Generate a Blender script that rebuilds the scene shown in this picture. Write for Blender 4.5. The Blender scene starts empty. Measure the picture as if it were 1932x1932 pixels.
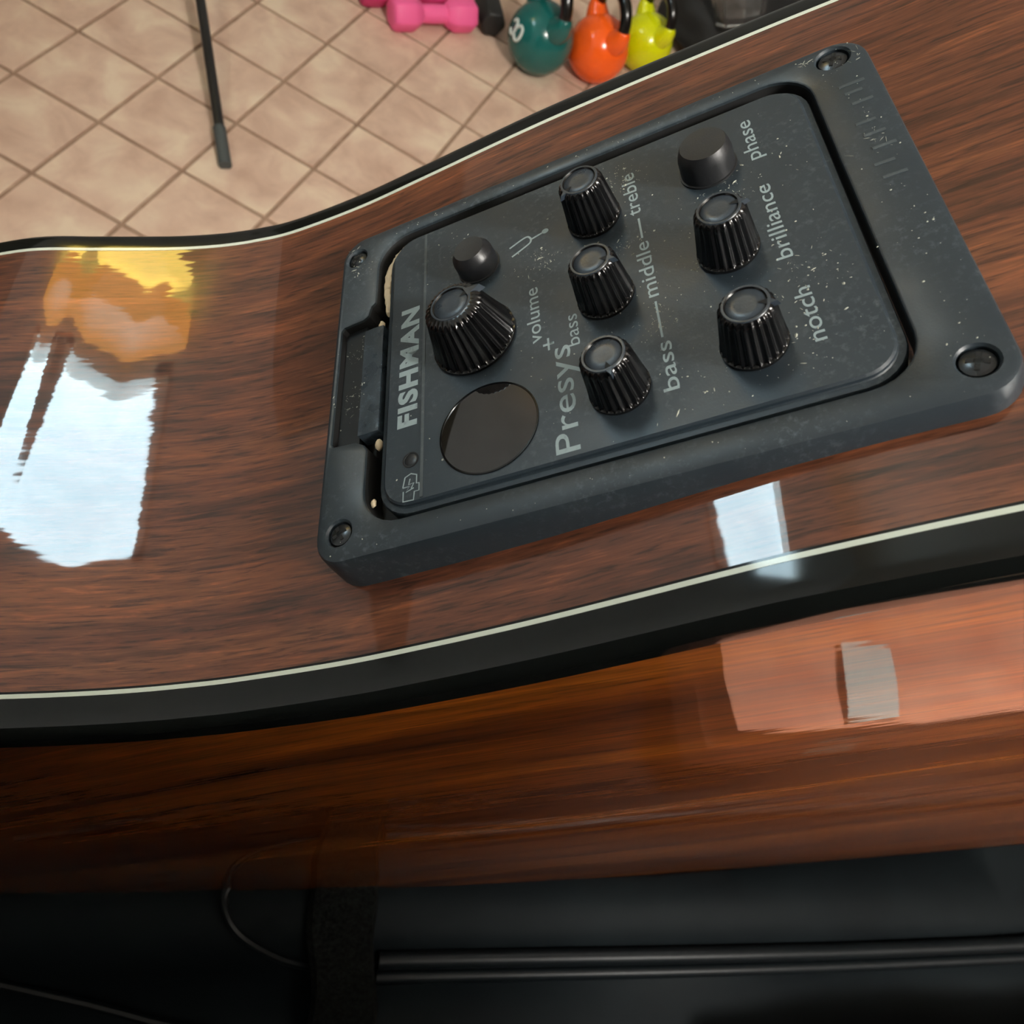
import bpy, bmesh, math, random
from mathutils import Vector, Matrix
random.seed(7)
D = bpy.data
SC = bpy.context.scene
COL = SC.collection

# ------------------------------------------------------------------ camera
H = 0.9958                                    # camera height above the tiled floor
WR = Matrix(((0.955654, 0.128332, 0.265060), (0.0, -0.900057, 0.435772), (0.294493, -0.416447, -0.860143)))
cam_data = D.cameras.new('camera')
cam = D.objects.new('camera', cam_data)
COL.objects.link(cam)
cam.matrix_world = Matrix.Translation((0, 0, H)) @ (WR @ Matrix(((1, 0, 0), (0, -1, 0), (0, 0, -1)))).to_4x4()
cam_data.sensor_width = 36.0
cam_data.lens = 1435.0 / 1932.0 * 36.0
cam_data.clip_start = 0.005
cam_data.clip_end = 60
cam_data.dof.use_dof = True
cam_data.dof.focus_distance = 0.112
cam_data.dof.aperture_fstop = 50
SC.camera = cam

# ------------------------------------------------------------------ view, world
SC.view_settings.view_transform = 'Standard'
SC.view_settings.look = 'None'
SC.view_settings.gamma = 1.0
SC.view_settings.use_curve_mapping = False
SC.view_settings.exposure = 0.0
world = D.worlds.new('world')
SC.world = world
world.use_nodes = True
world.node_tree.nodes['Background'].inputs[0].default_value = (0.62, 0.74, 0.9, 1)
world.node_tree.nodes['Background'].inputs[1].default_value = 1.0

WINDOW_GLOW = 21.0      # daylight in the window pane
LAMP_GLOW = 250.0        # ceiling globe
SCONCE_GLOW = 11.0

# ------------------------------------------------------------------ materials
def srgb(r, g, b):
    f = lambda c: (c / 12.92 if c <= 0.04045 else ((c + 0.055) / 1.055) ** 2.4)
    return (f(r / 255), f(g / 255), f(b / 255), 1.0)

class Mat:
    def __init__(s, name):
        s.m = D.materials.new(name); s.m.use_nodes = True
        s.t = s.m.node_tree; s.n = s.t.nodes; s.l = s.t.links
        s.b = s.n['Principled BSDF']
    def node(s, kind, **kw):
        n = s.n.new(kind)
        for k, v in kw.items():
            if k.startswith('_'): setattr(n, k[1:], v)
            else: n.inputs[k.replace('__', ' ')].default_value = v
        return n
    def link(s, a, b): s.l.new(a, b)
    def set(s, **kw):
        for k, v in kw.items(): s.b.inputs[k.replace('__', ' ')].default_value = v
        return s
    def coords(s, scale=(1, 1, 1), rot=(0, 0, 0), kind='Object'):
        tc = s.n.new('ShaderNodeTexCoord'); mp = s.n.new('ShaderNodeMapping')
        mp.inputs['Scale'].default_value = scale; mp.inputs['Rotation'].default_value = rot
        s.link(tc.outputs[kind], mp.inputs[0]); return mp.outputs[0]
    def noise(s, vec, scale, detail=4, rough=0.55, dist=0.0):
        n = s.node('ShaderNodeTexNoise', Scale=scale, Detail=detail, Roughness=rough, Distortion=dist)
        s.link(vec, n.inputs['Vector']); return n.outputs['Fac']
    def ramp(s, fac, stops):
        r = s.n.new('ShaderNodeValToRGB'); e = r.color_ramp.elements
        while len(e) < len(stops): e.new(0.5)
        for i, (p, c) in enumerate(stops): e[i].position = p; e[i].color = c
        s.link(fac, r.inputs[0]); return r.outputs[0]
    def mix(s, fac, a, b, mode='MIX'):
        m = s.n.new('ShaderNodeMix'); m.data_type = 'RGBA'; m.blend_type = mode
        for sock, v in ((m.inputs[0], fac), (m.inputs[6], a), (m.inputs[7], b)):
            if hasattr(v, 'is_linked') or hasattr(v, 'links'): s.link(v, sock)
            else: sock.default_value = v
        return m.outputs[2]
    def bump(s, fac, strength, dist, normal='Normal'):
        b = s.node('ShaderNodeBump', Strength=strength, Distance=dist)
        s.link(fac, b.inputs['Height']); s.link(b.outputs[0], s.b.inputs[normal]); return b
    def color(s, sock): s.link(sock, s.b.inputs['Base Color']); return s

def plain(name, col, rough=0.5, **kw):
    M = Mat(name); M.set(Base__Color=col, Roughness=rough, **kw); return M.m

def emit(name, col, strength, var=0.0, scale=4):
    M = Mat(name); M.set(Base__Color=(0.8, 0.8, 0.8, 1), Emission__Color=col, Emission__Strength=strength)
    return M.m

def wood_mat(name, dark, mid, light, sx, freq=1.0, coat=1.0, pores=1.0, rip=0.0, sy=1.0, sz=1.0):
    """lacquered mahogany: grain runs along local x"""
    M = Mat(name)
    v = M.coords((sx, sy, sz))
    broad = M.noise(v, 95 * freq, 3, 0.5, 0.5)
    medium = M.noise(v, 420 * freq, 3, 0.55, 0.4)
    fine = M.noise(v, 1750 * freq, 4, 0.6, 0.5)
    c1 = M.ramp(broad, [(0.25, dark), (0.5, mid), (0.75, light)])
    c2 = M.ramp(fine, [(0.34, (0.30, 0.27, 0.25, 1)), (0.46, (0.85, 0.85, 0.85, 1)), (0.58, (1.1, 1.08, 1.05, 1)), (0.70, (1.75, 1.65, 1.5, 1))])
    c3 = M.ramp(medium, [(0.32, (0.45, 0.42, 0.40, 1)), (0.5, (1, 1, 1, 1)), (0.7, (1.3, 1.25, 1.2, 1))])
    col = M.mix(0.9 * pores, M.mix(0.8, c1, c3, 'MULTIPLY'), c2, 'MULTIPLY')
    M.color(col)
    M.set(Roughness=0.5, Specular__IOR__Level=0.25, Coat__Weight=coat, Coat__Roughness=0.025, Coat__IOR=1.5)
    v2 = M.coords((sx, sy, sz))
    rp = M.noise(v2, 300, 2, 0.5)
    M.bump(rp, 0.06 + rip, 0.0003, 'Coat Normal')
    return M.m

def plastic_mat(name, base, scuff, rough=0.42, amount=0.5, dirt_scale=60):
    M = Mat(name)
    v = M.coords()
    n1 = M.noise(v, dirt_scale, 4, 0.6)
    n2 = M.noise(v, 900, 6, 0.7)
    n3 = M.noise(v, 3500, 2, 0.5)
    a = M.ramp(n1, [(0.42, (0, 0, 0, 1)), (0.68, (amount, amount, amount, 1))])
    b = M.ramp(n2, [(0.52, (0, 0, 0, 1)), (0.70, (1, 1, 1, 1))])
    f = M.mix(1.0, a, b, 'MULTIPLY')
    M.color(M.mix(f, base, scuff))
    rr = M.ramp(n1, [(0.3, (rough - 0.06,) * 3 + (1,)), (0.7, (rough + 0.12,) * 3 + (1,))])
    M.link(rr, M.b.inputs['Roughness'])
    M.bump(n3, 0.12, 0.0001)
    return M.m

m_side = wood_mat('side_mahogany', srgb(60, 29, 16), srgb(98, 53, 31), srgb(136, 80, 46), 0.08, 1.0, 1.0, 1.0, sz=0.08)
m_back = wood_mat('back_mahogany', srgb(66, 27, 3), srgb(122, 60, 6), srgb(164, 92, 18), 0.05, 1.0, 1.0, 0.8, sy=0.2)
m_spruce = wood_mat('top_spruce', srgb(120, 60, 25), srgb(150, 82, 40), srgb(170, 100, 56), 0.05)
m_neck = wood_mat('neck_wood', srgb(70, 34, 18), srgb(96, 50, 28), srgb(120, 66, 38), 0.05)
m_rosewood = plain('fretboard_wood', srgb(44, 28, 22), 0.5)
m_steel = plain('steel', (0.6, 0.6, 0.6, 1), 0.3, Metallic=1.0)
m_binding = plain('binding_black', srgb(16, 18, 17), 0.08, Specular__IOR__Level=0.35)
m_purfling = plain('purfling_cream', srgb(214, 222, 206), 0.4, Coat__Weight=0.6, Coat__Roughness=0.1)
m_bezel = plastic_mat('bezel_plastic', srgb(40, 49, 55), srgb(122, 132, 136), 0.40, 0.35)
m_panel = plastic_mat('panel_plastic', srgb(36, 46, 53), srgb(130, 138, 136), 0.40, 0.30, 75)
m_ridge = plastic_mat('panel_edge_plastic', srgb(66, 74, 77), srgb(130, 138, 138), 0.4, 0.5)
m_hole = plain('cavity_black', srgb(8, 8, 8), 0.7)
m_knob = plain('knob_plastic', srgb(14, 14, 15), 0.22, Specular__IOR__Level=0.6)
m_knobtop = plastic_mat('knob_top_sheen', srgb(44, 53, 62), srgb(96, 106, 114), 0.30, 0.3, 300)  # bluish sheen of the window put into the cap colour
m_button = plastic_mat('button_rubber', srgb(27, 28, 30), srgb(70, 72, 74), 0.40, 0.15, 300)
m_print = plastic_mat('printed_grey_ink', srgb(150, 166, 168), srgb(90, 100, 104), 0.5, 0.45, 900)
m_lens = plain('display_lens', srgb(14, 12, 12), 0.03, Coat__Weight=1.0, Coat__Roughness=0.01, Specular__IOR__Level=0.8)
m_lensrim = plain('display_rim', srgb(10, 12, 14), 0.15)
m_screw = plain('screw_black', srgb(62, 64, 66), 0.25, Metallic=0.7)
m_latch = plastic_mat('latch_plastic', srgb(48, 57, 64), srgb(112, 132, 146), 0.28, 0.8, 200)
m_splinter = plain('raw_wood_edge', srgb(226, 206, 172), 0.8)
m_dust = plain('dust_cream', srgb(172, 174, 160), 0.9)

# ------------------------------------------------------------------ object helpers
def link(o, parent=None):
    COL.objects.link(o)
    if parent is not None: o.parent = parent
    return o

def obj(name, bm, mat, parent=None, smooth=True, angle=40):
    me = D.meshes.new(name)
    if smooth:
        ca = math.radians(angle)
        for fc in bm.faces: fc.smooth = True
        for e in bm.edges:
            if len(e.link_faces) == 2 and e.calc_face_angle(0) > ca: e.smooth = False
    bm.to_mesh(me); bm.free()
    for m in (mat if isinstance(mat, (list, tuple)) else [mat]): me.materials.append(m)
    return link(D.objects.new(name, me), parent)

def tag(o, label=None, cat=None, group=None, kind=None):
    if label: o['label'] = label
    if cat: o['category'] = cat
    if group: o['group'] = group
    if kind: o['kind'] = kind
    return o

def empty(name, mat=None, loc=None):
    o = D.objects.new(name, None); o.empty_display_size = 0.02
    COL.objects.link(o)
    if mat is not None: o.matrix_world = mat
    if loc is not None: o.location = loc
    return o

def box(bm, lo, hi, mi=0):
    vs = [bm.verts.new((x, y, z)) for z in (lo[2], hi[2]) for y in (lo[1], hi[1]) for x in (lo[0], hi[0])]
    for q in ((0, 2, 3, 1), (4, 5, 7, 6), (0, 1, 5, 4), (2, 6, 7, 3), (0, 4, 6, 2), (1, 3, 7, 5)):
        bm.faces.new([vs[i] for i in q]).material_index = mi
    return vs

def bevel(bm, w, seg=2, ang=30):
    es = [e for e in bm.edges if len(e.link_faces) == 2 and e.calc_face_angle(0) > math.radians(ang)]
    bmesh.ops.bevel(bm, geom=es, offset=w, segments=seg, profile=0.5, affect='EDGES', clamp_overlap=True)

def bbox(lo, hi, w=0.0, seg=2):
    bm = bmesh.new(); box(bm, lo, hi)
    if w: bevel(bm, w, seg)
    return bm

def loops(bm, rings, close=True, cap0=False, cap1=False, mi=0):
    vr = [[bm.verts.new(p) for p in r] for r in rings]
    for a, b in zip(vr, vr[1:]):
        n = len(a)
        for i in range(n if close else n - 1):
            j = (i + 1) % n
            bm.faces.new((a[i], a[j], b[j], b[i])).material_index = mi
    if cap0: bm.faces.new(list(reversed(vr[0]))).material_index = mi
    if cap1: bm.faces.new(vr[-1]).material_index = mi
    return vr

def lathe(bm, prof, seg=48, c=(0, 0, 0), cap0=True, cap1=True, mi=0):
    rings = [[(c[0] + r * math.cos(2 * math.pi * i / seg), c[1] + r * math.sin(2 * math.pi * i / seg), c[2] + z) for i in range(seg)] for r, z in prof]
    return loops(bm, rings, True, cap0, cap1, mi)

def tube(bm, pts, rad, seg=10, cap=True, mi=0):
    pts = [Vector(p) for p in pts]; n = len(pts); rings = []
    ref = Vector((0.123, 0.456, 0.88)).normalized()
    for i, p in enumerate(pts):
        d = (pts[min(i + 1, n - 1)] - pts[max(i - 1, 0)]).normalized()
        a = d.cross(ref).normalized(); b = d.cross(a)
        r = rad[i] if isinstance(rad, (list, tuple)) else rad
        rings.append([p + (a * math.cos(2 * math.pi * k / seg) + b * math.sin(2 * math.pi * k / seg)) * r for k in range(seg)])
    loops(bm, rings, True, cap, cap, mi)

def catmull(pts, n=8, closed=False):
    P = [Vector(p) for p in pts]; out = []; m = len(P)
    for i in range(m if closed else m - 1):
        if closed: p0, p1, p2, p3 = P[i - 1], P[i], P[(i + 1) % m], P[(i + 2) % m]
        else: p0, p1, p2, p3 = P[max(i - 1, 0)], P[i], P[i + 1], P[min(i + 2, m - 1)]
        for k in range(n):
            t = k / n
            out.append(0.5 * (2 * p1 + (p2 - p0) * t + (2 * p0 - 5 * p1 + 4 * p2 - p3) * t * t + (3 * p1 - p0 - 3 * p2 + p3) * t ** 3))
    if not closed: out.append(P[-1])
    return out

def fix(bm):
    bmesh.ops.recalc_face_normals(bm, faces=bm.faces[:]); return bm

# ------------------------------------------------------------------ room shell
X0, X1, Y0, Y1, ZC = -1.27, 2.7, -2.3, 3.1, 2.45
m_wall = Mat('painted_wall')
_n = m_wall.noise(m_wall.coords(), 6, 4)
m_wall.color(m_wall.ramp(_n, [(0.3, srgb(176, 182, 184)), (0.7, srgb(188, 194, 196))])); m_wall.set(Roughness=0.85); m_wall = m_wall.m
m_wall_dark = plain('bounce_cut_brown', srgb(96, 76, 62), 0.7)  # unseen walls coloured darker to cut bounce light on the guitar back
m_ceil = plain('ceiling_white', srgb(226, 222, 214), 0.9)
m_frame = plain('window_frame_white', srgb(230, 228, 222), 0.5)

WY0, WY1, WZ0, WZ1 = 0.83, 1.40, 1.77, 2.15       # high window in the left wall
bm = bmesh.new()
T = 0.12
for lo, hi in (((X0 - T, Y0, 0), (X0, WY0, ZC)), ((X0 - T, WY1, 0), (X0, Y1, ZC)), ((X0 - T, WY0, 0), (X0, WY1, WZ0)), ((X0 - T, WY0, WZ1), (X0, WY1, ZC))):
    box(bm, lo, hi)
tag(obj('wall_left', bm, m_wall, smooth=False), 'pale grey wall with a high window', kind='structure')
tag(obj('wall_front', bbox((X0 - T, Y1, 0), (X1 + T, Y1 + T, ZC)), m_wall, smooth=False), 'plain pale grey wall at the far end', kind='structure')
tag(obj('wall_right', bbox((X1, Y0, 0), (X1 + T, Y1, ZC)), m_wall_dark, smooth=False), 'plain brown wall on the right', kind='structure')
tag(obj('wall_back', bbox((X0 - T, Y0 - T, 0), (X1 + T, Y0, ZC)), m_wall_dark, smooth=False), 'plain brown wall behind the camera', kind='structure')
tag(obj('ceiling', bbox((X0 - T, Y0 - T, ZC), (X1 + T, Y1 + T, ZC + 0.1)), m_ceil, smooth=False), 'white ceiling', kind='structure')
win = tag(empty('window_1', loc=(X0, (WY0 + WY1) / 2, WZ0)), 'high daylit window in the left wall', kind='structure')
hw = (WY1 - WY0) / 2; hh = WZ1 - WZ0
for nm, lo, hi in (('window_frame', (-0.08, -hw, 0), (0.015, -hw + 0.03, hh)), ('window_frame', (-0.08, hw - 0.03, 0), (0.015, hw, hh)),
                   ('window_frame', (-0.08, -hw, 0), (0.015, hw, 0.03)), ('window_frame', (-0.08, -hw, hh - 0.03), (0.015, hw, hh))):
    obj(nm, bbox(lo, hi), m_frame, win, smooth=False)
mp = Mat('daylit_pane')
_v = mp.coords((1, 1, 1))
_r = mp.ramp(mp.noise(_v, 5, 4, 0.6, 0.8), [(0.3, (0.50, 0.72, 0.84, 1)), (0.7, (0.70, 0.92, 1.0, 1))])
mp.link(_r, mp.b.inputs['Emission Color']); mp.set(Emission__Strength=WINDOW_GLOW, Roughness=0.3); mp = mp.m
obj('pane', bbox((-0.05, -hw + 0.03, 0.03), (-0.04, hw - 0.03, hh - 0.03)), mp, win, smooth=False)

# floor: grout bed and single terracotta tiles
TS = 0.152
TA = Vector((0.910114, -0.414357)); TB = Vector((0.414357, 0.910114)); TO = Vector((-0.395512, 1.107368))
mg = Mat('grout'); mg.color(mg.ramp(mg.noise(mg.coords(), 40, 4), [(0.3, srgb(140, 112, 92)), (0.7, srgb(166, 138, 116))])); mg.set(Roughness=0.9)
floor = tag(obj('floor', bbox((X0, Y0, -0.05), (X1, Y1, -0.003)), mg.m, smooth=False), 'floor of pinkish beige square tiles with brown grout', kind='structure')
mt = Mat('terracotta_tile')
_v = mt.coords()
_oi = mt.n.new('ShaderNodeObjectInfo')
_ad = mt.n.new('ShaderNodeVectorMath'); _ad.operation = 'MULTIPLY_ADD'
mt.link(_oi.outputs['Random'], _ad.inputs[0]); _ad.inputs[1].default_value = (37, 53, 11); mt.link(_v, _ad.inputs[2])
_c = mt.ramp(mt.noise(_ad.outputs[0], 13, 5, 0.55, 0.4), [(0.30, srgb(192, 160, 140)), (0.50, srgb(214, 184, 162)), (0.68, srgb(228, 206, 180))])
_f = mt.noise(_ad.outputs[0], 900, 2)
mt.color(mt.mix(0.12, _c, _f, 'OVERLAY')); mt.set(Roughness=0.45); mt.bump(_f, 0.1, 0.0004); mt = mt.m
tb = bbox((-0.0722, -0.0722, -0.010), (0.0722, 0.0722, 0.0), 0.002, 1)
tile_me = D.meshes.new('tile'); tb.to_mesh(tile_me); tb.free(); tile_me.materials.append(mt)
cells = []
for i in range(-45, 46):
    for j in range(-45, 46):
        c = TO + TA * (TS * (i + 0.5)) + TB * (TS * (j + 0.5))
        if X0 + 0.02 < c.x < X1 - 0.02 and Y0 + 0.02 < c.y < Y1 - 0.02: cells.append(((c - Vector((0.05, 1.45))).length, c))
cells.sort(key=lambda q: q[0])
rot = math.atan2(TA.y, TA.x)
for k, (d, c) in enumerate(cells[:290]):
    o = D.objects.new('tile', tile_me); COL.objects.link(o); o.parent = floor
    o.location = (c.x, c.y, random.uniform(-0.0004, 0.0)); o.rotation_euler = (0, 0, rot + random.randrange(4) * math.pi / 2)
bm = bmesh.new()
Rz = Matrix.Rotation(rot, 4, 'Z')
for d, c in cells[290:]:
    for v in box(bm, (-0.0722, -0.0722, -0.010), (0.0722, 0.0722, 0.0)):
        v.co = Matrix.Translation((c.x, c.y, 0)) @ Rz @ v.co
tag(obj('far_tiles', bm, mt, floor, smooth=False), kind='stuff')

# ------------------------------------------------------------------ lamps of the room
m_globe = emit('lamp_globe_glow', (1.0, 0.97, 0.92, 1), LAMP_GLOW)
lampo = tag(empty('ceiling_lamp', loc=(0.75, -0.75, ZC)), 'round white globe lamp on the ceiling behind the camera', 'lamp')
bm = bmesh.new(); lathe(bm, [(0.09, -0.03), (0.09, 0.0)], 40); obj('lamp_base', fix(bm), m_frame, lampo)
bm = bmesh.new(); lathe(bm, [(0.13 * math.sin(a), -0.155 + 0.13 * math.cos(a)) for a in [math.pi * (0.02 + 0.96 * k / 20) for k in range(21)]], 40); obj('globe', fix(bm), m_globe, lampo)

sconce = tag(empty('wall_sconce', loc=(X0, 1.62, 1.72)), 'yellow glowing wall lamp with an amber body beside the window', 'lamp')
bm = bmesh.new(); lathe(bm, [(0.06, 0.0), (0.075, 0.26)], 32, c=(0.09, 0.045, 0.0)); obj('lamp_shade', fix(bm), emit('shade_glow', (1.0, 0.72, 0.12, 1), SCONCE_GLOW), sconce)
obj('lamp_body', bbox((0.0, -0.17, 0.0), (0.12, -0.06, 0.26), 0.015, 2), emit('amber_glow', (1.0, 0.40, 0.03, 1), SCONCE_GLOW * 0.45), sconce)

m_cab = plain('added_cabinet_olive', srgb(74, 72, 58), 0.6)  # unseen cabinet added to darken reflections in panel, display and wood
cab = tag(empty('added_cabinet', loc=(X0 + 0.168, 0.85, 0.0)), 'unseen dark olive cabinet added under the window to darken reflections', 'cabinet')
obj('body', bbox((-0.16, -0.65, 0.0), (0.14, 0.65, 1.16), 0.006, 2), m_cab, cab)
for k in range(3):
    y = -0.64 + 0.43 * k
    d_ = obj('door', bbox((0.14, y, 0.06), (0.158, y + 0.42, 1.13), 0.004, 1), m_cab, cab)
    obj('handle', bbox((0.158, y + 0.36, 0.62), (0.175, y + 0.375, 0.74), 0.003, 1), m_steel, d_)

# ------------------------------------------------------------------ the guitar
# local frame: x along the body towards the neck, y across the side towards the soundboard, z out of the side
GR = Matrix(((0.758202, 0.017485, 0.651785), (0.074336, -0.995441, -0.059769), (0.647768, 0.093768, -0.756045)))
GM = Matrix.Translation((0.00128, 0.10137, 0.890461)) @ (GR @ Matrix(((1, 0, 0), (0, -1, 0), (0, 0, -1)))).to_4x4()
guitar = tag(empty('acoustic_guitar', GM), 'glossy red-brown acoustic guitar with black binding and an inset black control panel', 'guitar')
mm = 0.001
def L(u, v, w): return Vector((u * mm, -v * mm, -w * mm))

# outline (u, w) of the body; the upper curve belongs to the soundboard edge, the lower to the back edge
right = [(108, 4.5), (126, 9.5), (140, 22), (149, 46), (153, 90), (154, 145)]
left = [(-341, 145), (-338, 105), (-322, 46), (-288, -4), (-240, -33), (-190, -43), (-150, -41), (-112, -31), (-84, -20.5)]
mid_up = [(-66, -15.4), (-55, -10.3), (-49, -7.4), (-45, -5.5), (-41, -3.65), (-37, -1.95), (-33, -0.4), (-29, 0.95), (-24, 2.3), (-16, 3.8), (-1, 4.6), (14, 4.3), (35, 3.7), (51, 3.7), (64, 3.9), (78, 4.2), (92, 4.6)]
mid_lo = [(-66, -15.0), (-55, -9.8), (-49, -6.9), (-45, -5.0), (-41, -3.15), (-37, -1.45), (-33, 0.1), (-29, 1.45), (-24, 2.85), (-15, 4.8), (1, 6.6), (14, 6.7), (28, 6.2), (42, 5.0), (52, 4.0), (62, 3.3), (80, 3.2)]
def outline(mid):
    half = left + mid + right
    other = [(u, 290 - w) for u, w in reversed(left[1:] + mid + right[:-1])]
    return catmull([(a, b, 0) for a, b in half + other], 7, True)
OU, OL = outline(mid_up), outline(mid_lo)
NO = len(OU)
def inset(poly, d):
    out = []
    for i, p in enumerate(poly):
        t = poly[(i + 1) % NO] - poly[i - 1]
        n = Vector((-t.y, t.x, 0)).normalized()
        if n.dot(Vector((-60, 145, 0)) - p) < 0: n = -n
        out.append(p + n * d)
    return out
V_TOP, V_BACK = -20.4, 81.2
P_U0, P_U1, P_L0, P_L1 = -16.9, -16.15, 75.0, 75.65
def lerp_ring(v):
    t = (v + 16.5) / (75.3 + 16.5)
    return [a.lerp(b, t) for a, b in zip(OU, OL)]
def ring(v, d=0.0):
    return [L(p.x, v, p.y) for p in inset(lerp_ring(v), d)]
bm = bmesh.new(); loops(bm, [ring(v) for v in (P_U1, 8, 30, 52, P_L0)]); obj('side', fix(bm), m_side, guitar)
for a, b in ((P_U0, P_U1), (P_L0, P_L1)):
    bm = bmesh.new(); loops(bm, [ring(a, 0.3), ring(a, -0.05), ring(b, -0.05), ring(b, 0.3)]); obj('purfling', fix(bm), m_purfling, guitar, angle=25)
bm = bmesh.new(); loops(bm, [ring(P_L0 - 0.35, 0.2), ring(P_L0 - 0.35, -0.03), ring(P_L0, -0.03), ring(P_L0, 0.2)]); obj('purfling', fix(bm), m_binding, guitar)
bm = bmesh.new(); loops(bm, [ring(P_L1), ring(78.2, -0.02), ring(79.4, 0.05), ring(80.3, 0.4), ring(80.9, 1.0), ring(81.2, 1.9), ring(81.25, 4.6), ring(80.9, 4.7)]); obj('binding', fix(bm), m_binding, guitar, angle=60)
bm = bmesh.new(); loops(bm, [ring(P_U0), ring(-19.4, 0), ring(-20.4, 0.15), ring(-21.1, 0.6), ring(-21.5, 1.4), ring(-21.55, 4.5), ring(-21.2, 4.6)]); obj('binding', fix(bm), m_binding, guitar, angle=60)
def plate(v0, rise, sgn):
    bm = bmesh.new()
    base = inset(lerp_ring(v0), 4.5); c = Vector((-70, 145, 0)); rings = []
    for k in range(0, 13):
        s = 1 - k / 12.5
        rings.append([L(c.x + (p.x - c.x) * s, v0 + sgn * rise * (1 - s * s), c.y + (p.y - c.y) * s) for p in base])
    loops(bm, rings, True, False, True)
    return fix(bm)
obj('back_plate', plate(81.2, 4.0, 1), m_back, guitar)
obj('soundboard', plate(-21.4, 1.0, -1), m_spruce, guitar)
# neck, fretboard and headstock rising out of frame
bm = bmesh.new()
rings = []
for u, wd, th in ((150, 29, 60), (175, 28, 34), (200, 27, 22), (420, 23, 20), (520, 22, 19), (545, 30, 15), (700, 34, 15)):
    rings.append([L(u, -14 + th * (0.5 - 0.5 * math.cos(a)) * 1.0, 145 + wd * math.cos(a) * 0 + wd * (2 * k / 12 - 1)) if False else L(u, -14 + th * math.sin(a), 145 - wd * math.cos(a)) for k in range(13) for a in [math.pi * k / 12]])
loops(bm, rings, True, True, True); obj('neck', fix(bm), m_neck, guitar)
bm = bmesh.new(); loops(bm, [[L(u, v, 145 + s * w) for v, s in ((-28, -1), (-28, 1), (-14, 1), (-14, -1))] for u, w in ((60, 28), (530, 22))], True, True, True); obj('fretboard', fix(bm), m_rosewood, guitar)

# ---- preamp bezel
def rrect(u0, u1, v0, v1, r, n=7, off=0.0):
    u0 -= off; u1 += off; v0 -= off; v1 += off; r = max(r + off, 0.2)
    out = []
    for cu, cv, a0 in ((u1 - r, v0 + r, -90), (u1 - r, v1 - r, 0), (u0 + r, v1 - r, 90), (u0 + r, v0 + r, 180)):
        for k in range(n + 1):
            a = math.radians(a0 + 90 * k / n); out.append((cu + r * math.cos(a), cv + r * math.sin(a)))
    return out
BW, BH = 86.0, 64.0
def opening(off=0.0):
    """inner opening of the bezel joined with the latch notch on its left"""
    o = off
    u0, u1, v0, v1, r = 7.4 - o, 77.6 + o, 3.2 - o, 59.6 + o, 6.0 + o
    pts = []
    for cu, cv, a0 in ((u1 - r, v0 + r, -90), (u1 - r, v1 - r, 0), (u0 + r, v1 - r, 90)):
        for k in range(8):
            a = math.radians(a0 + 90 * k / 7); pts.append((cu + r * math.cos(a), cv + r * math.sin(a)))
    pts += [(u0, 46.6 + o), (u0 - 0.6, 45.4 + o), (5.4, 44.6 + o), (1.6 - o, 44.2 + o), (1.1 - o, 43.6 + o), (1.1 - o, 21.0 - o), (1.6 - o, 20.4 - o), (5.2, 20.2 - o), (u0 - 1.2, 19.6 - o), (u0 - 0.8, 17.8 - o), (u0, 17.2 - o)]
    cu, cv = u0 + r, v0 + r
    for k in range(8):
        a = math.radians(180 + 90 * k / 7); pts.append((cu + r * math.cos(a), cv + r * math.sin(a)))
    return pts
SCREWS = [(3.0, 4.6, 1.9), (3.9, 59.4, 1.95), (81.6, 3.4, 2.2), (82.0, 59.6, 2.0)]
bezel_bm = bmesh.new(); bm = bezel_bm
def ringverts(pts, w): return [bm.verts.new(L(u, v, w)) for u, v in pts]
def strip(a, b, mi=0):
    for i in range(len(a)):
        j = (i + 1) % len(a); bm.faces.new((a[i], a[j], b[j], b[i])).material_index = mi
def redges(a): return [bm.edges.get((a[i], a[(i + 1) % len(a)])) or bm.edges.new((a[i], a[(i + 1) % len(a)])) for i in range(len(a))]
o0 = ringverts(rrect(0, BW, 0, BH, 4.5, off=-0.7), 0.0)
i0 = ringverts(opening(0.35), 0.0)
hs = [ringverts([(u + (r + 0.25) * math.cos(a), v + (r + 0.25) * math.sin(a)) for a in [2 * math.pi * k / 24 for k in range(24)]], 0.0) for u, v, r in SCREWS]
es = redges(o0) + redges(i0)
for h in hs: es += redges(h)
bmesh.ops.triangle_fill(bm, use_beauty=True, use_dissolve=False, edges=es)
prev = o0
for off, w in ((-0.25, 0.18), (0.0, 0.6), (0.35, 2.6), (0.9, 8.5)):
    cur = ringverts(rrect(0, BW, 0, BH, 4.5, off=off), w); strip(prev, cur); prev = cur
prev = i0
for off, w in ((0.08, 0.15), (0.0, 0.5), (0.0, 5.0)):
    cur = ringverts(opening(off), w); strip(prev, cur, 1 if w > 1 else 0); prev = cur
for h, (u, v, r) in zip(hs, SCREWS):
    cur = ringverts([(u + r * math.cos(a), v + r * math.sin(a)) for a in [2 * math.pi * k / 24 for k in range(24)]], 0.3); strip(h, cur)
    cu2 = ringverts([(u + r * math.cos(a), v + r * math.sin(a)) for a in [2 * math.pi * k / 24 for k in range(24)]], 2.2); strip(cur, cu2)
    bm.faces.new(cu2)
bezel = obj('preamp_bezel', fix(bm), [m_bezel, m_hole], guitar, angle=30)
bezel['label'] = 'black plastic frame screwed to the side of the guitar'
# cavity floor behind the panel
bm = bmesh.new(); vs = [bm.verts.new(L(u, v, 5.0)) for u, v in opening(0.3)]; bmesh.ops.triangle_fill(bm, use_beauty=True, edges=[bm.edges.new((vs[i], vs[(i + 1) % len(vs)])) for i in range(len(vs))])
obj('cavity_floor', bm, m_hole, bezel)
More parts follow.
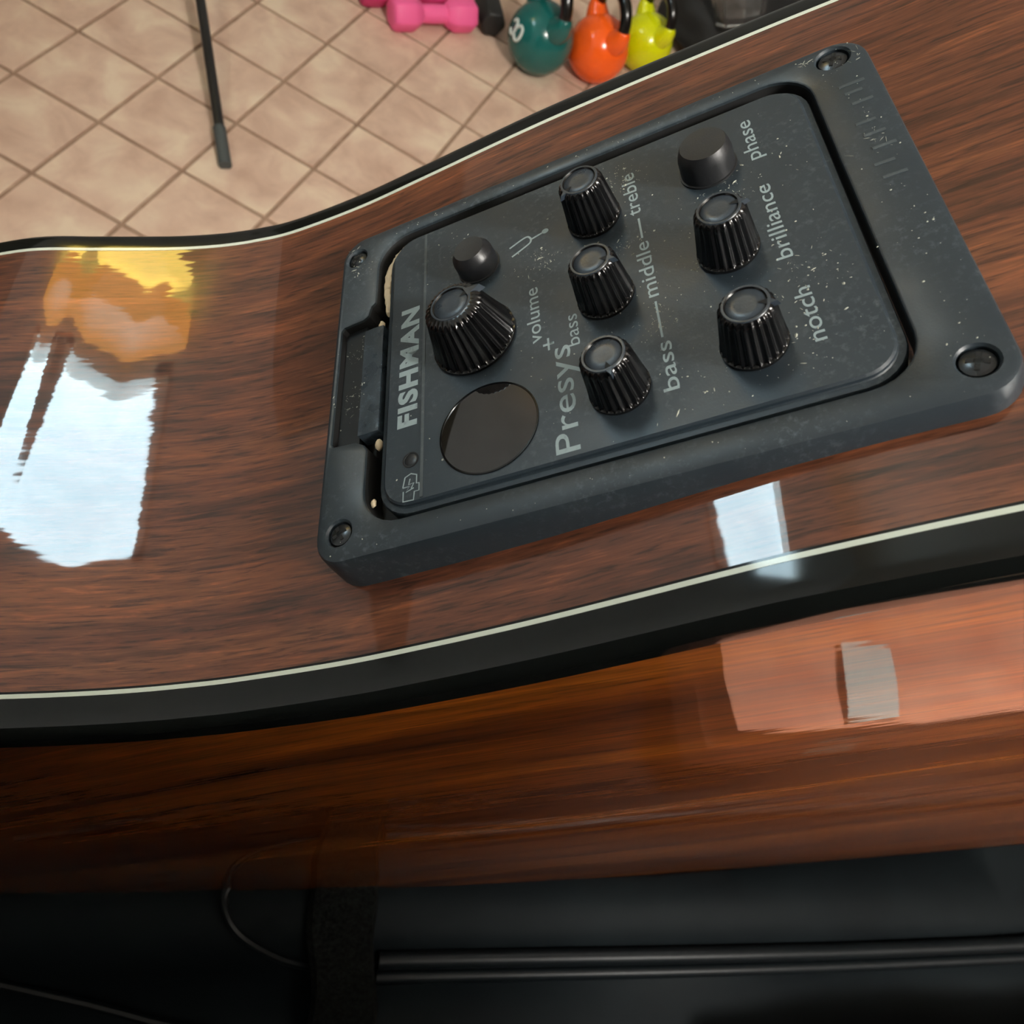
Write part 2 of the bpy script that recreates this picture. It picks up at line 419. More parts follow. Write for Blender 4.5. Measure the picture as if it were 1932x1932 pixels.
# latch recess floor, its plastic coloured darker to stand for shade
obj('latch_recess', bbox(L(1.0, 44.4, 2.6), L(5.0, 20.1, 1.7)), plain('latch_recess_shade', srgb(20, 23, 25), 0.45), bezel, smooth=False)
for (u, v, r) in SCREWS:
    bm = bmesh.new()
    rr = r - 0.15
    lathe(bm, [(rr, -1.8), (rr, -0.75), (rr * 0.92, -0.45), (rr * 0.6, -0.2), (rr * 0.25, -0.1)], 28, c=L(u, v, 0) / mm, cap0=False)
    for vv in bm.verts: vv.co = vv.co * mm
    ang = random.uniform(0, 1.5)
    sc = obj('screw', fix(bm), m_screw, bezel)
    # cross slot cut: four dark raised lips around a sunk cross
    bm = bmesh.new()
    for k in range(2):
        M_ = Matrix.Translation(L(u, v, 0.16)) @ Matrix.Rotation(ang + k * math.pi / 2, 4, 'Z')
        for vv in box(bm, (-rr * 0.62 * mm, -0.26 * mm, -0.4 * mm), (rr * 0.62 * mm, 0.26 * mm, 0.06 * mm)): vv.co = M_ @ vv.co
    bm2 = obj('screw_slot', bm, m_hole, bezel, smooth=False)
# faint embossed ribs at the end of the bezel
for k, (v, ln) in enumerate(((10.2, 3.2), (12.0, 2.2), (14.4, 2.6), (18.6, 2.4), (21.2, 2.6), (24.0, 2.8), (27.0, 2.4), (29.6, 2.8))):
    obj('embossed_rib', bbox(L(80.8 + (k % 3) * 0.3, v + 0.22, 0.2), L(80.8 + (k % 3) * 0.3 + ln, v - 0.22, -0.10), 0.08 * mm, 1), m_ridge, bezel)

# ---- preamp panel
PW = -0.15        # height of the panel face
bm = bmesh.new()
prev = None
for off, w in ((0.0, 5.0), (0.0, 1.1), (-0.2, 0.75), (-0.9, 0.65), (-1.05, 0.5), (-1.1, PW + 0.25), (-1.4, PW)):
    pts = rrect(9.6, 77.0, 4.5, 59.0, 5.5, off=off)
    cur = [bm.verts.new(L(u, v, w)) for u, v in pts]
    if prev: 
        for i in range(len(cur)): bm.faces.new((prev[i], prev[(i + 1) % len(cur)], cur[(i + 1) % len(cur)], cur[i]))
    prev = cur
bm.faces.new(prev)
panel = obj('preamp_panel', fix(bm), m_panel, guitar, angle=30)
panel['label'] = 'dark grey control panel with knobs and light grey lettering'
def on_panel(name, bm, mat, angle=40, smooth=True, label=None):
    o = obj(name, bm, mat, panel, smooth=smooth, angle=angle)
    if label: o['label'] = label
    return o
# thin ridge between the name strip and the controls
on_panel('divider_ridge', bbox(L(16.55, 57.4, 0), L(17.0, 6.1, PW - 0.12), 0.1 * mm, 1), m_ridge)
# latch tab
bm = bbox(L(5.6, 43.4, 3.0), L(9.0, 22.6, 0.35), 0.5 * mm, 3)
bmesh.ops.subdivide_edges(bm, edges=bm.edges[:], cuts=3, use_grid_fill=True)
for v in bm.verts: v.co.z += random.uniform(-0.06, 0.06) * mm
on_panel('latch_tab', bm, m_latch, label='worn shiny black latch tab')
# raw wood seen in the gap at the upper left
bm = bmesh.new()
path = [(9.2, 19.5), (8.9, 16), (8.8, 13), (9.2, 10), (10.2, 7.4), (11.8, 5.4), (13.6, 4.4)]
pc = catmull([(a, b, 0) for a, b in path], 6)
tube(bm, [L(p.x + random.uniform(-.12, .12), p.y, 1.6 + random.uniform(-.15, .15)) for p in pc], [(0.35 + 0.45 * math.sin(math.pi * min(1, (i + 2) / len(pc)))) * mm for i in range(len(pc))], 8)
obj('raw_wood_edge', fix(bm), m_splinter, bezel)
for (u, v, s) in ((8.6, 45.2, 0.8), (7.9, 21.2, 0.7), (8.2, 55.0, 0.55)):
    bm = bmesh.new(); bmesh.ops.create_icosphere(bm, subdivisions=2, radius=s * mm)
    for vv in bm.verts: vv.co = Vector((vv.co.x * 0.8, vv.co.y * 1.3, vv.co.z * 0.7)) * random.uniform(0.85, 1.1) + L(u, v, 1.6)
    obj('wood_chip', bm, m_splinter, bezel)

def knob(u, v, rb, rs, h, rt, nfl, depth, ang, label, big=False):
    """fluted black knob: base radius rb, shoulder radius rs, cap radius rt; pointer at angle ang (panel x/y)"""
    bm = bmesh.new(); sub = 8; N = nfl * sub; rings = []
    prof = [(rb * 0.97, 0.0, 0), (rb, 0.15, 0), (rb, 0.55, 0), (rb - 0.05, 0.62, 1.0)]
    for k in range(1, 9):
        t = k / 8; prof.append((rb + (rs - rb) * (t ** 0.9), 0.62 + (h * 0.82 - 0.62) * t, 1.0 - 0.15 * t))
    for k in range(1, 6):
        a = math.pi / 2 * k / 6
        prof.append((rt + 0.12 + (rs - rt - 0.12) * math.cos(a), h * 0.82 + (h * 0.18) * math.sin(a), 0.85 - 0.6 * k / 5))
    prof += [(rt + 0.15, h, 0.0), (rt + 0.02, h + 0.02, 0.0), (rt - 0.12, h - 0.15, 0.0)]
    z0 = -PW
    for r, z, g in prof:
        rg = []
        for i in range(N):
            a = 2 * math.pi * i / N; ph = (i % sub) / sub
            cut = depth * g * (0.5 - 0.5 * math.cos(2 * math.pi * ph)) ** 0.7
            rg.append(Vector((u * mm + (r - cut) * mm * math.cos(a), -v * mm + (r - cut) * mm * math.sin(a), (z0 + z) * mm)))
        rings.append(rg)
    loops(bm, rings, True, False, False)
    # cap disc
    cap = [[Vector((u * mm + r * mm * math.cos(2 * math.pi * i / 48), -v * mm + r * mm * math.sin(2 * math.pi * i / 48), (z0 + z) * mm)) for i in range(48)] for r, z in ((rt - 0.08, h - 0.2), (rt - 0.25, h - 0.06), (rt * 0.5, h - 0.1))]
    loops(bm, cap, True, False, True, mi=1)
    # rim ring
    rim = [[Vector((u * mm + r * mm * math.cos(2 * math.pi * i / 48), -v * mm + r * mm * math.sin(2 * math.pi * i / 48), (z0 + z) * mm)) for i in range(48)] for r, z in ((rt + 0.38, h - 0.06), (rt + 0.3, h + 0.05), (rt + 0.06, h + 0.05), (rt - 0.02, h - 0.1))]
    loops(bm, rim, True, False, False, mi=1)
    # pointer: dark notch in the cap and a small raised nose outside it
    dx, dy = math.cos(ang), math.sin(ang)
    def pp(a, b, z): return Vector((u * mm + (a * dx - b * dy) * mm, -v * mm + (a * dy + b * dx) * mm, (z0 + z) * mm))
    s = rt / 2.4
    tri = [pp(rt * 0.55, 0, h + 0.0), pp(rt * 1.0, -0.45 * s, h + 0.01), pp(rt * 1.05, 0.45 * s, h + 0.01)]
    bm.faces.new([bm.verts.new(p) for p in tri]).material_index = 2
    nose = [pp(rt * 1.0, -0.5 * s, h + 0.06), pp(rt * 1.45, 0, h - 0.05), pp(rt * 1.0, 0.5 * s, h + 0.06)]
    if big: s *= 1.5; nose = [pp(rt * 0.95, -0.8, h + 0.12), pp(rt * 1.75, 0, h - 0.25), pp(rt * 0.95, 0.8, h + 0.12)]
    lower = [pp(rt * 1.0, -0.6 * s, h - 0.6), pp(rt * (1.95 if big else 1.6), 0, h - (1.4 if big else 0.7)), pp(rt * 1.0, 0.6 * s, h - 0.6)]
    loops(bm, [lower, nose], True, False, True, mi=1)
    bmesh.ops.recalc_face_normals(bm, faces=bm.faces[:])
    return on_panel('knob', bm, [m_knob, m_knobtop, m_hole], angle=50, label=label)
knob(25.2, 33.0, 6.5, 4.5, 7.8, 2.7, 30, 0.42, math.radians(25), 'large fluted black volume knob', True)
knob(45.0, 17.6, 4.0, 3.3, 7.2, 2.35, 24, 0.30, math.radians(215), 'small fluted black knob beside the word treble')
knob(45.0, 33.6, 4.0, 3.3, 7.2, 2.35, 24, 0.30, math.radians(-20), 'small fluted black knob beside the word middle')
knob(45.0, 49.7, 4.0, 3.3, 7.2, 2.35, 24, 0.30, math.radians(-80), 'small fluted black knob nearest the lower edge, beside the word bass')
knob(61.6, 32.9, 4.0, 3.3, 7.2, 2.35, 24, 0.30, math.radians(0), 'small fluted black knob beside the word brilliance')
knob(61.6, 49.1, 4.0, 3.3, 7.2, 2.35, 24, 0.30, math.radians(-15), 'small fluted black knob beside the word notch')
def button(u, v, rb, rt, h, label):
    bm = bmesh.new(); z = -PW
    lathe(bm, [(rb * mm, z * mm), (rb * mm, (z + 0.25) * mm), (rb * 0.94 * mm, (z + 0.3) * mm), (rb * 0.93 * mm, (z + h * 0.62) * mm), (rb * 0.90 * mm, (z + h * 0.74) * mm), (rt * 1.04 * mm, (z + h * 0.96) * mm), (rt * mm, (z + h) * mm), (rt * 0.5 * mm, (z + h - 0.06) * mm)], 56, c=L(u, v, 0))
    on_panel('button', fix(bm), m_button, angle=35, label=label)
button(61.9, 16.2, 4.0, 3.1, 4.2, 'round black push button beside the word phase')
button(26.2, 18.3, 3.5, 2.4, 3.8, 'small round black push button beside the tuning fork sign')
# round display lens with rim
bm = bmesh.new(); lathe(bm, [(7.25 * mm, 0.1 * mm), (7.25 * mm, 0.32 * mm), (7.05 * mm, 0.36 * mm), (6.95 * mm, 0.22 * mm)], 72, c=L(26.8, 49.4, 0), cap0=False, cap1=False); on_panel('display_rim', fix(bm), m_lensrim, label='thin shiny rim of the round display')
bm = bmesh.new(); lathe(bm, [(7.0 * mm, 0.1 * mm), (6.98 * mm, 0.26 * mm), (5 * mm, 0.33 * mm), (2.5 * mm, 0.36 * mm), (0.3 * mm, 0.37 * mm)], 72, c=L(26.8, 49.4, 0), cap0=False); on_panel('display', fix(bm), m_lens, label='round dark mirror-like display window')
bm = bmesh.new(); lathe(bm, [(1.25 * mm, 0.1 * mm), (1.25 * mm, 0.22 * mm), (1.05 * mm, 0.22 * mm), (0.95 * mm, 0.06 * mm)], 32, c=L(15.0, 50.9, 0), cap0=False, cap1=False); on_panel('indicator_rim', fix(bm), m_hole)
bm = bmesh.new(); lathe(bm, [(0.95 * mm, 0.16 * mm), (0.8 * mm, 0.21 * mm), (0.3 * mm, 0.24 * mm)], 32, c=L(15.0, 50.9, 0), cap0=False); on_panel('indicator', fix(bm), m_button, label='small dark indicator light')

# ---- printed lettering (letters run towards the soundboard edge)
def lettering(text, u_base, v_start, v_end, size, bold=0.0):
    cu = D.curves.new('lettering', 'FONT'); cu.body = text; cu.size = size; cu.offset = bold; cu.resolution_u = 4
    cu.space_character = 1.0 + bold * 0.7
    o = D.objects.new('lettering_tmp', cu); COL.objects.link(o)
    dg = bpy.context.evaluated_depsgraph_get(); me = D.meshes.new_from_object(o.evaluated_get(dg))
    D.objects.remove(o); D.curves.remove(cu)
    xs = [v.co.x for v in me.vertices]; x0, x1 = min(xs), max(xs)
    k = (v_start - v_end) / (x1 - x0)
    for v in me.vertices:
        x, y = v.co.x, v.co.y
        v.co = L(u_base - y, v_start - (x - x0) * k, PW - 0.02)
    me.materials.append(m_print)
    ob = D.objects.new('lettering', me); COL.objects.link(ob); ob.parent = panel
    return ob
lettering('FISHMAN', 15.65, 45.0, 21.9, 4.15, 0.19)
lettering('Presys', 39.1, 56.9, 39.6, 4.7, 0.01)
lettering('+', 37.4, 39.6, 37.4, 3.4, 0.01)
lettering('bass', 40.6, 40.2, 34.6, 2.7, 0.0)
lettering('volume', 35.3, 37.6, 27.0, 2.9, 0.012)
lettering('treble', 51.7, 20.0, 10.8, 2.9, 0.012)
lettering('middle', 51.9, 36.4, 25.8, 2.9, 0.012)
lettering('bass', 52.2, 52.2, 44.4, 2.9, 0.012)
lettering('phase', 68.9, 18.0, 9.4, 2.9, 0.012)
lettering('brilliance', 68.7, 37.4, 23.4, 2.9, 0.012)
lettering('notch', 69.3, 51.4, 42.8, 2.9, 0.012)
def stroke(name, pts, wd):
    bm = bmesh.new(); P = [Vector((a, b, 0)) for a, b in pts]; lft, rgt = [], []
    for i, p in enumerate(P):
        t = (P[min(i + 1, len(P) - 1)] - P[max(i - 1, 0)]).normalized(); n = Vector((-t.y, t.x, 0)) * wd / 2
        lft.append(bm.verts.new(L(p.x + n.x, p.y + n.y, PW - 0.025))); rgt.append(bm.verts.new(L(p.x - n.x, p.y - n.y, PW - 0.025)))
    for i in range(len(P) - 1): bm.faces.new((lft[i], rgt[i], rgt[i + 1], lft[i + 1]))
    for f_ in bm.faces:
        f_.normal_update()
        if f_.normal.z < 0: f_.normal_flip()
    return bm
on_panel('printed_dash', stroke('d', [(51.2, 20.9), (51.2, 25.0)], 0.3), m_print)
on_panel('printed_dash', stroke('d', [(51.3, 37.3), (51.3, 43.6)], 0.3), m_print)
bm = stroke('fork', [(a.x, a.y) for a in catmull([(31.4, 17.0, 0), (34.0, 15.9, 0), (34.8, 16.3, 0), (34.9, 17.1, 0), (34.3, 17.7, 0), (31.7, 19.0, 0)], 6)], 0.32)
bm2 = stroke('fork', [(34.8, 16.8), (37.0, 16.2)], 0.32); me = D.meshes.new('t'); bm2.to_mesh(me); bm.from_mesh(me); bm2.free(); D.meshes.remove(me)
vs = [bm.verts.new(L(37.3 + 0.55 * math.cos(a), 16.1 + 0.5 * math.sin(a), PW - 0.026)) for a in [-2 * math.pi * k / 16 for k in range(16)]]; bm.faces.new(vs)
on_panel('tuning_fork_sign', bm, m_print, smooth=False)
def poly_line(segs, wd):
    bm = bmesh.new()
    for s in segs:
        b2 = stroke('x', s, wd); me = D.meshes.new('t'); b2.to_mesh(me); bm.from_mesh(me); b2.free(); D.meshes.remove(me)
    return bm
on_panel('battery_sign', poly_line([[(13.9, 55.2), (14.2, 53.6), (15.1, 53.2), (16.0, 53.6), (16.0, 55.0), (16.4, 55.0)], [(13.9, 55.2), (14.9, 55.2), (14.4, 56.0), (15.6, 55.6)], [(15.0, 54.0), (14.8, 54.9), (15.6, 54.8), (15.2, 55.6)],
             [(14.0, 55.8), (14.0, 57.4), (15.6, 57.5), (15.7, 56.2), (16.4, 56.2), (16.4, 55.0)]], 0.2), m_print, smooth=False)

# ---- dust and crumbs on the panel and frame
bm = bmesh.new()
def speck(u, v, s, w=PW, st=1.0):
    c = L(u, v, w); a = random.uniform(0, 6.28); el = random.uniform(0.5, 1.0) / st ** 0.5
    pts = []
    for k in range(5):
        t = a + k * 1.2566; rr = s * random.uniform(0.6, 1.1)
        x, y = rr * math.cos(t) * st, rr * math.sin(t) * el
        pts.append(c + Vector((x * math.cos(a) - y * math.sin(a), x * math.sin(a) + y * math.cos(a), 0)) * mm)
    base = [bm.verts.new(p) for p in pts]; top = bm.verts.new(c + Vector((0, 0, s * 0.5 * mm)))
    for k in range(5): bm.faces.new((base[k], base[(k + 1) % 5], top))
clusters = [(50, 12, 3.0, 60), (47, 11, 2.5, 40), (63.5, 22, 3.5, 70), (36, 22, 2.5, 45), (51, 40.5, 2.5, 50), (49, 25, 1.6, 25), (70, 41, 4.5, 60), (66, 52, 4, 30), (45, 43, 2, 25), (56, 30, 9, 60), (70, 20, 4, 14), (22, 11, 4, 14), (4.2, 8, 2.5, 25), (3.6, 26, 2.2, 40), (3.8, 35, 3.0, 50), (55, 53, 6, 25)]
for cu_, cv_, sp, n in clusters:
    for _ in range(int(n * 1.25)):
        u, v = random.gauss(cu_, sp * 0.6), random.gauss(cv_, sp * 0.6)
        if not (11.5 < u < 75 and 6.5 < v < 57.5): 
            if not (0.8 < u < 6.5 and 1.5 < v < 62): continue
        w = PW if u > 10 else (1.7 if 20.4 < v < 44 and 1.3 < u < 5.4 else 0.0)
        speck(u, v, min(0.32, max(0.04, random.lognormvariate(-2.55, 0.55))), w, random.choice((1, 1, 1.6, 2.6)))
for _ in range(150): speck(random.uniform(11.5, 75), random.uniform(6.5, 57.5), random.choice((0.06, 0.08, 0.1, 0.16, 0.22)))
for _ in range(50): speck(random.uniform(1, 85), random.choice((random.uniform(1, 2.6), random.uniform(60.6, 63))), random.choice((0.06, 0.1, 0.15)), 0.0)
for _ in range(60): speck(random.gauss(82, 1.6), random.uniform(3, 60), random.choice((0.06, 0.1, 0.18)), 0.0)
for cu_, cv_, sp, n in ((83.0, 4.0, 1.6, 26), (78.2, 2.2, 1.0, 14), (82.5, 22, 3.0, 16), (2.4, 2.8, 1.2, 16), (44, 1.9, 6, 20)):
    for _ in range(n):
        u, v = random.gauss(cu_, sp * 0.6), random.gauss(cv_, sp * 0.6)
        if 0.9 < u < 85 and 0.9 < v < 63 and not (7 < u < 78 and v > 2.7) and all(math.hypot(u - q[0], v - q[1]) > q[2] + 0.3 for q in SCREWS): speck(u, v, random.uniform(0.05, 0.14), 0.0, random.choice((2, 4, 6)))
dust = obj('dust_specks', bm, m_dust, None, smooth=False); dust.matrix_world = GM
tag(dust, 'pale dust and crumbs scattered over the black control panel', 'dust', kind='stuff')

# ------------------------------------------------------------------ gym things on the floor
def vinyl(name, c, r=0.17): return plain(name, c, r, Specular__IOR__Level=0.5)
m_grip = plain('grip_black', srgb(14, 14, 14), 0.18)
m_white = plain('marking_white', srgb(205, 215, 210), 0.5)
def kettlebell(loc, r, col, label, axis, horn, mark=False):
    a = Vector(axis).normalized(); h = Vector(horn); h = (h - a * h.dot(a)).normalized(); n = a.cross(h)
    M_ = Matrix((h, n, a)).transposed().to_4x4(); M_.translation = Vector(loc)
    k = empty('kettlebell', M_); tag(k, label, 'kettlebell', 'kettlebells on the tiles')
    m = vinyl('kettlebell_vinyl', col)
    bm = bmesh.new()
    prof = []
    for i in range(25):
        t = math.pi * (1 - i / 24.0); z = r * math.cos(t)
        prof.append((max(0.0015, r * math.sin(t)), max(z, -r * 0.9)))
    lathe(bm, prof, 48); obj('ball', fix(bm), m, k, angle=60)
    # two horns flowing from the ball to the grip
    def arc(t): return Vector((0.80 * r * math.cos(t), 0, 0.95 * r + 0.85 * r * math.sin(t)))
    for s in (1, -1):
        pts = catmull([(s * 0.52 * r, 0, 0.55 * r), (s * 0.74 * r, 0, 0.80 * r), (s * 0.82 * r, 0, 1.0 * r), (s * 0.80 * r, 0, 1.14 * r)], 5)
        n_ = len(pts); bm = bmesh.new(); tube(bm, pts, [r * (0.46 - 0.27 * (i / (n_ - 1)) ** 0.7) for i in range(n_)], 20); obj('horn', fix(bm), m, k)
    bm = bmesh.new(); pts = [arc(math.radians(10 + 160 * i / 24)) for i in range(25)]; tube(bm, pts, 0.185 * r, 16); obj('grip', fix(bm), m_grip, k)
    if mark:
        for sx in (-0.14, 0.14):
            bm = bmesh.new(); ring_ = []
            for q in range(2):
                pass
            pts = []
            for i in range(15):
                t = i / 14 * 5.2 + 0.5
                px, py = sx * r + 0.13 * r * math.cos(t), -0.25 * r + 0.2 * r * math.sin(t)
                pts.append(mark @ Vector((px, py, math.sqrt(max(0.0, r * r - px * px - py * py)))) * 1.003)
            tube(bm, pts, 0.045 * r, 6); obj('marking', fix(bm), m_white, k)
    return k
KA, KH = (0, 0, 1), (-0.43, 0.90, 0)
kettlebell((0.350, 1.578, 0.0625), 0.069, srgb(22, 92, 88), 'dark green kettlebell with black grip, next to the black hex weight', KA, KH, Matrix.Rotation(math.radians(-90), 3, 'X'))
kettlebell((0.482, 1.607, 0.0597), 0.066, srgb(250, 98, 28), 'bright orange kettlebell with black grip in the middle of the three', KA, KH)
kettlebell((0.604, 1.692, 0.0542), 0.060, srgb(214, 222, 8), 'lime yellow kettlebell with black grip beside the guitar edge', KA, KH)

def dumbbell(loc, rz, ln, rh, col, label, name='dumbbell', sides=6, neck=0.45, hl=0.36):
    d = empty(name, Matrix.Translation(loc) @ Matrix.Rotation(rz, 4, 'Z')); tag(d, label, 'dumbbell', 'dumbbells on the tiles')
    m = vinyl('dumbbell_vinyl', col, 0.5)
    for s in (-1, 1):
        bm = bmesh.new(); x0, x1 = s * ln * (0.5 - hl), s * ln * 0.5
        rings = []
        for x, k in ((x0, 0.62), (x0 + (x1 - x0) * 0.3, 1.0), (x0 + (x1 - x0) * 0.85, 1.0), (x1, 0.86)):
            rings.append([Vector((x, rh * k * math.cos(math.pi / 6 + 2 * math.pi * i / sides + math.pi / 6 * 0), rh * k * math.sin(math.pi / 6 + 2 * math.pi * i / sides))) for i in range(sides)])
        # flat side down
        for rg in rings:
            for v in rg: v.rotate(Matrix.Rotation(math.pi / 6, 3, 'X'))
        loops(bm, rings, True, True, True); fix(bm); bevel(bm, rh * 0.12, 2, 20); obj('head', bm, m, d, angle=50)
    bm = bmesh.new(); lathe(bm, [(rh * neck, -ln * (0.52 - hl)), (rh * neck * 1.05, 0), (rh * neck, ln * (0.52 - hl))], 24)
    bmesh.ops.rotate(bm, verts=bm.verts[:], matrix=Matrix.Rotation(math.pi / 2, 3, 'Y')); obj('handle', fix(bm), m, d)
    return d
PINK = srgb(246, 100, 158)
dumbbell((0.128, 1.602, 0.030), math.radians(24), 0.185, 0.034, PINK, 'pink dumbbell lying whole in view beside the black hex weight', neck=0.5)
dumbbell((0.062, 1.652, 0.030), math.radians(24), 0.185, 0.034, srgb(210, 60, 120), 'deeper pink dumbbell cut off by the top of the picture', neck=0.5)
dumbbell((0.236, 1.738, 0.027), math.radians(101), 0.22, 0.031, srgb(24, 24, 24), 'black hex weight lying between the pink dumbbell and the green kettlebell', name='hex_weight', hl=0.46)

# thin black pole standing on the tiles
pole = tag(empty('stand_leg', loc=(-0.196, 1.075, 0.0)), 'thin black metal stand leg with rubber end on the tiles', 'stand')
m_pole = plain('pole_black', srgb(24, 25, 26), 0.35)
bm = bmesh.new(); tube(bm, [(0.0, 0.0, 0.008), (-0.135, 0.48, 0.10), (-0.22, 0.80, 0.165)], 0.0085, 16); obj('pole', fix(bm), m_pole, pole)
bm = bmesh.new(); tube(bm, [(0.002, -0.006, 0.0075), (-0.018, 0.062, 0.021)], 0.0105, 16); obj('rubber_end', fix(bm), plain('rubber_grey', srgb(66, 72, 72), 0.6), pole)

# ------------------------------------------------------------------ black bag behind, clear cup
m_cloth = Mat('black_fabric'); _n = m_cloth.noise(m_cloth.coords(), 2500, 3); m_cloth.set(Base__Color=srgb(22, 23, 24), Roughness=0.75); m_cloth.bump(_n, 0.3, 0.0005); m_cloth = m_cloth.m
bm = bmesh.new(); bmesh.ops.create_icosphere(bm, subdivisions=4, radius=1.0)
from mathutils import noise as mnoise
for v in bm.verts:
    p = v.co.copy(); s = 1 + 0.12 * mnoise.noise(p * 2.3) + 0.05 * mnoise.noise(p * 6)
    q = Vector((abs(p.x) ** 0.75 * math.copysign(1, p.x), abs(p.y) ** 0.75 * math.copysign(1, p.y), abs(p.z) ** 0.7 * math.copysign(1, p.z)))
    v.co = Vector((q.x * 0.30 * s, q.y * 0.17 * s, max(-0.075, q.z * 0.085 * s)))
bag = obj('floor_bag', bm, m_cloth); bag.matrix_world = Matrix.Translation((0.96, 1.92, 0.075)) @ Matrix.Rotation(math.radians(30), 4, 'Z')
tag(bag, 'black fabric bag lying on the tiles beyond the yellow kettlebell', 'bag')
m_clear = Mat('clear_plastic'); m_clear.set(Base__Color=(0.95, 0.97, 0.97, 1), Roughness=0.04, Transmission__Weight=0.97, IOR=1.4); m_clear = m_clear.m
bm = bmesh.new()
lathe(bm, [(0.030, 0.004), (0.036, 0.0), (0.050, 0.085), (0.052, 0.090), (0.047, 0.090), (0.045, 0.084), (0.031, 0.012)], 8, cap0=True, cap1=True)
cup = obj('clear_cup', fix(bm), m_clear, smooth=False)
cup.matrix_world = Matrix.Translation((0.800, 1.735, 0.135)) @ Matrix.Scale(1.5, 4) @ Matrix.Rotation(math.radians(-25), 4, 'Y') @ Matrix.Rotation(math.radians(-20), 4, 'X')
tag(cup, 'clear faceted plastic cup on the black bag', 'cup')

# ------------------------------------------------------------------ black padded gig bag under the guitar back
m_pad = Mat('black_padded_nylon'); _v = m_pad.coords()
_n = m_pad.noise(_v, 1800, 3); _n2 = m_pad.noise(_v, 14, 3)
m_pad.color(m_pad.ramp(_n2, [(0.35, srgb(9, 13, 15)), (0.65, srgb(15, 20, 22))])); m_pad.set(Roughness=0.6, Specular__IOR__Level=0.05); m_pad.bump(_n, 0.15, 0.0003); m_pad = m_pad.m
m_piping = plain('black_piping', srgb(12, 16, 18), 0.4, Specular__IOR__Level=0.12)
m_web = Mat('fuzzy_webbing'); _n = m_web.noise(m_web.coords(), 700, 6, 0.7); m_web.color(m_web.ramp(_n, [(0.4, srgb(3, 3, 3)), (0.66, srgb(27, 31, 29))])); m_web.set(Roughness=0.9, Specular__IOR__Level=0.1); m_web.bump(_n, 1.0, 0.002); m_web = m_web.m
gig = tag(empty('padded_chair', loc=(0.12, -0.02, 0.0)), 'black padded chair with piped seat edge against the guitar back', 'chair')
ZT = 0.690
# local coordinates are world minus (0.12, -0.02, 0)
xs = [-0.62 + 1.2 * i / 90 for i in range(91)]
def ztop(x): return ZT + 0.0025 * math.sin(9 * x) + 0.0012 * math.sin(31 * x)
def sag(x): return 0.004 * math.sin(14 * x + 1) + 0.003 * math.sin(33 * x)
bm = bmesh.new(); rings = []
for x in xs:
    zt = ztop(x); s_ = sag(x)
    f_ = 0.075 * max(0.0, x - 0.03)
    prof = [(0.017 + f_, zt - 0.13), (0.019 + f_, zt - 0.02), (0.0235 + f_, zt - 0.008), (0.0205 + f_, zt - 0.002), (0.011, zt + 0.001 * math.sin(20 * x)), (0.003, zt - 0.0015), (-0.002, zt - 0.004), (-0.006, zt - 0.009),
            (-0.010, zt - 0.014), (-0.016, zt - 0.022 + s_), (-0.03, zt - 0.026 + s_), (-0.06, zt - 0.022 - s_), (-0.10, zt - 0.016), (-0.30, zt - 0.02), (-0.46, zt - 0.03), (-0.48, zt - 0.06), (-0.48, zt - 0.13)]
    rings.append([Vector((x, y, z)) for y, z in prof])
loops(bm, rings, True, True, True); obj('seat', fix(bm), m_pad, gig, angle=60)
for dy, dz, r in ((-0.006, -0.0045, 0.0032), (-0.0115, -0.0085, 0.0026)):
    bm = bmesh.new(); tube(bm, [Vector((x, dy - 0.0008 * math.sin(7 * x) + 0.05 * max(0, x - 0.11) ** 1.6, ztop(x) + dz + 0.1 * max(0, x - 0.11) ** 1.6)) for x in xs if x > -0.085 and x < 0.3], r, 12); obj('piping', fix(bm), m_piping, gig)
for pts in ([(-0.125, 0.021, 0.003), (-0.128, 0.014, 0.003), (-0.122, 0.004, 0.001), (-0.108, -0.004, -0.006), (-0.094, -0.008, -0.012)],
            [(-0.20, -0.008, -0.012), (-0.165, -0.017, -0.017), (-0.14, -0.024, -0.020), (-0.11, -0.030, -0.022)]):
    bm = bmesh.new(); tube(bm, [Vector((p.x, p.y, ZT + p.z)) for p in catmull(pts, 8)], 0.0014, 8); obj('seam_cord', fix(bm), m_piping, gig)
bm = bmesh.new(); rings = []
for k in range(40):
    t = k / 39; y = 0.021 - 0.056 * t; z = ZT + 0.0035 - max(0, t - 0.45) * 0.035 - max(0, t - 0.8) * 0.03
    cx = -0.089 + 0.006 * t
    rings.append([Vector((cx + 0.0115 * s_ * (1 + 0.10 * math.sin(9 * t + s_)), y, z + random.uniform(-.0007, .0007) - (0.004 if abs(s_) == 1 else 0))) for s_ in (-1, -0.85, -0.5, -0.2, 0.1, 0.4, 0.7, 0.85, 1)])
loops(bm, rings, False)
obj('strap', fix(bm), m_web, gig)['label'] = 'fuzzy black webbing strap'
obj('added_shade_block', bbox((-0.62, -0.30, ZT - 0.1), (0.12, -0.17, 1.39), 0.03, 4), m_pad, gig)  # unseen slab added to keep lamp light off the guitar back's left
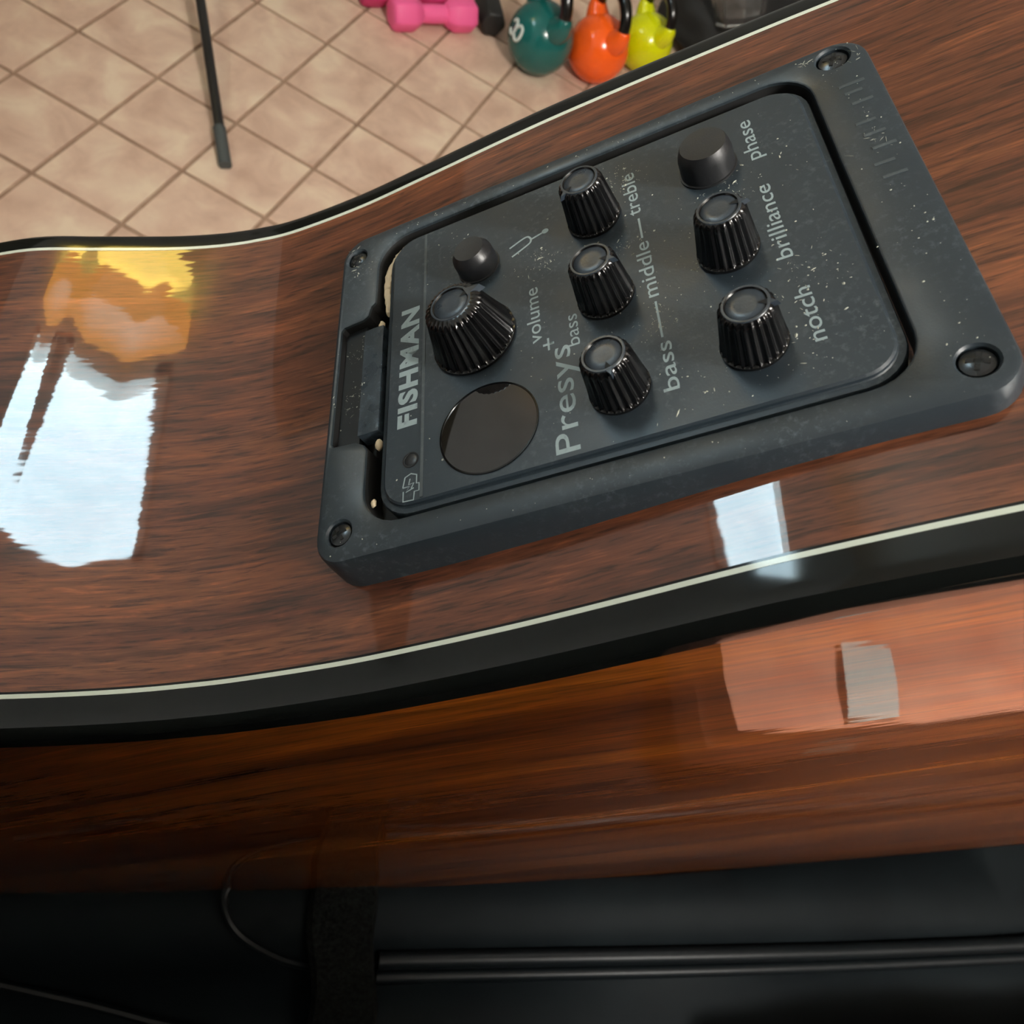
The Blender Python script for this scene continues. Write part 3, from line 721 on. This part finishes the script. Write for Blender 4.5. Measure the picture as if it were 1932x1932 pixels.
for x in (-0.55, 0.5):
    for y in (-0.44, -0.02):
        bm = bmesh.new(); lathe(bm, [(0.012, 0.0), (0.016, ZT - 0.12)], 16, c=(x, y, 0)); obj('leg', fix(bm), m_steel, gig)

# unseen peach block standing in for bare skin, added for the guitar back's reflection
m_peach = Mat('peach_skin_tone'); _n = m_peach.noise(m_peach.coords(), 25, 3); m_peach.color(m_peach.ramp(_n, [(0.3, srgb(206, 134, 108)), (0.7, srgb(226, 162, 134))])); m_peach.set(Roughness=0.8); m_peach = m_peach.m
skin_stand_in = tag(empty('unseen_skin_block', loc=(0.315, -0.155, ZT - 0.012)), 'unseen peach stand-in for bare skin with a white tag, mirrored in the guitar back', 'skin_stand_in')
bm = bmesh.new(); box(bm, (-0.13, -0.09, 0.0), (0.14, 0.09, 0.022)); box(bm, (-0.125, -0.085, 0.0225), (0.137, 0.088, 0.042)); bevel(bm, 0.0085, 3)
bmesh.ops.subdivide_edges(bm, edges=bm.edges[:], cuts=4, use_grid_fill=True)
for v in bm.verts:
    if v.co.z > 0.005: v.co.z += 0.006 * mnoise.noise(v.co * 22); v.co.y += 0.006 * mnoise.noise(v.co * 15 + Vector((5, 0, 0)))
obj('skin_block', fix(bm), m_peach, skin_stand_in)
bm = bmesh.new()
loops(bm, [[Vector((-0.055 + 0.03 * a_ + 0.02 * t, 0.093 - 0.09 * t, 0.045 + 0.002 * math.sin(3 * t) - (0.035 if t < 0.1 else 0)))for a_ in (-0.5, 0.5)] for t in (0, 0.12, 0.3, 0.5, 0.7)], False)
obj('tag', fix(bm), m_white, skin_stand_in)

# stool that carries the guitar below the frame
zs = 0.477
stool = tag(empty('stool', loc=(-0.01, 0.065, 0.0)), 'black padded stool under the lower end of the guitar', 'stool')
obj('seat', bbox((-0.13, -0.058, zs - 0.05), (0.13, 0.06, zs), 0.012, 3), m_cloth, stool)
for sx in (-0.10, 0.10):
    for sy in (-0.035, 0.035):
        bm = bmesh.new(); lathe(bm, [(0.010, 0.0), (0.013, zs - 0.05)], 14, c=(sx, sy, 0)); obj('leg', fix(bm), m_pole, stool)
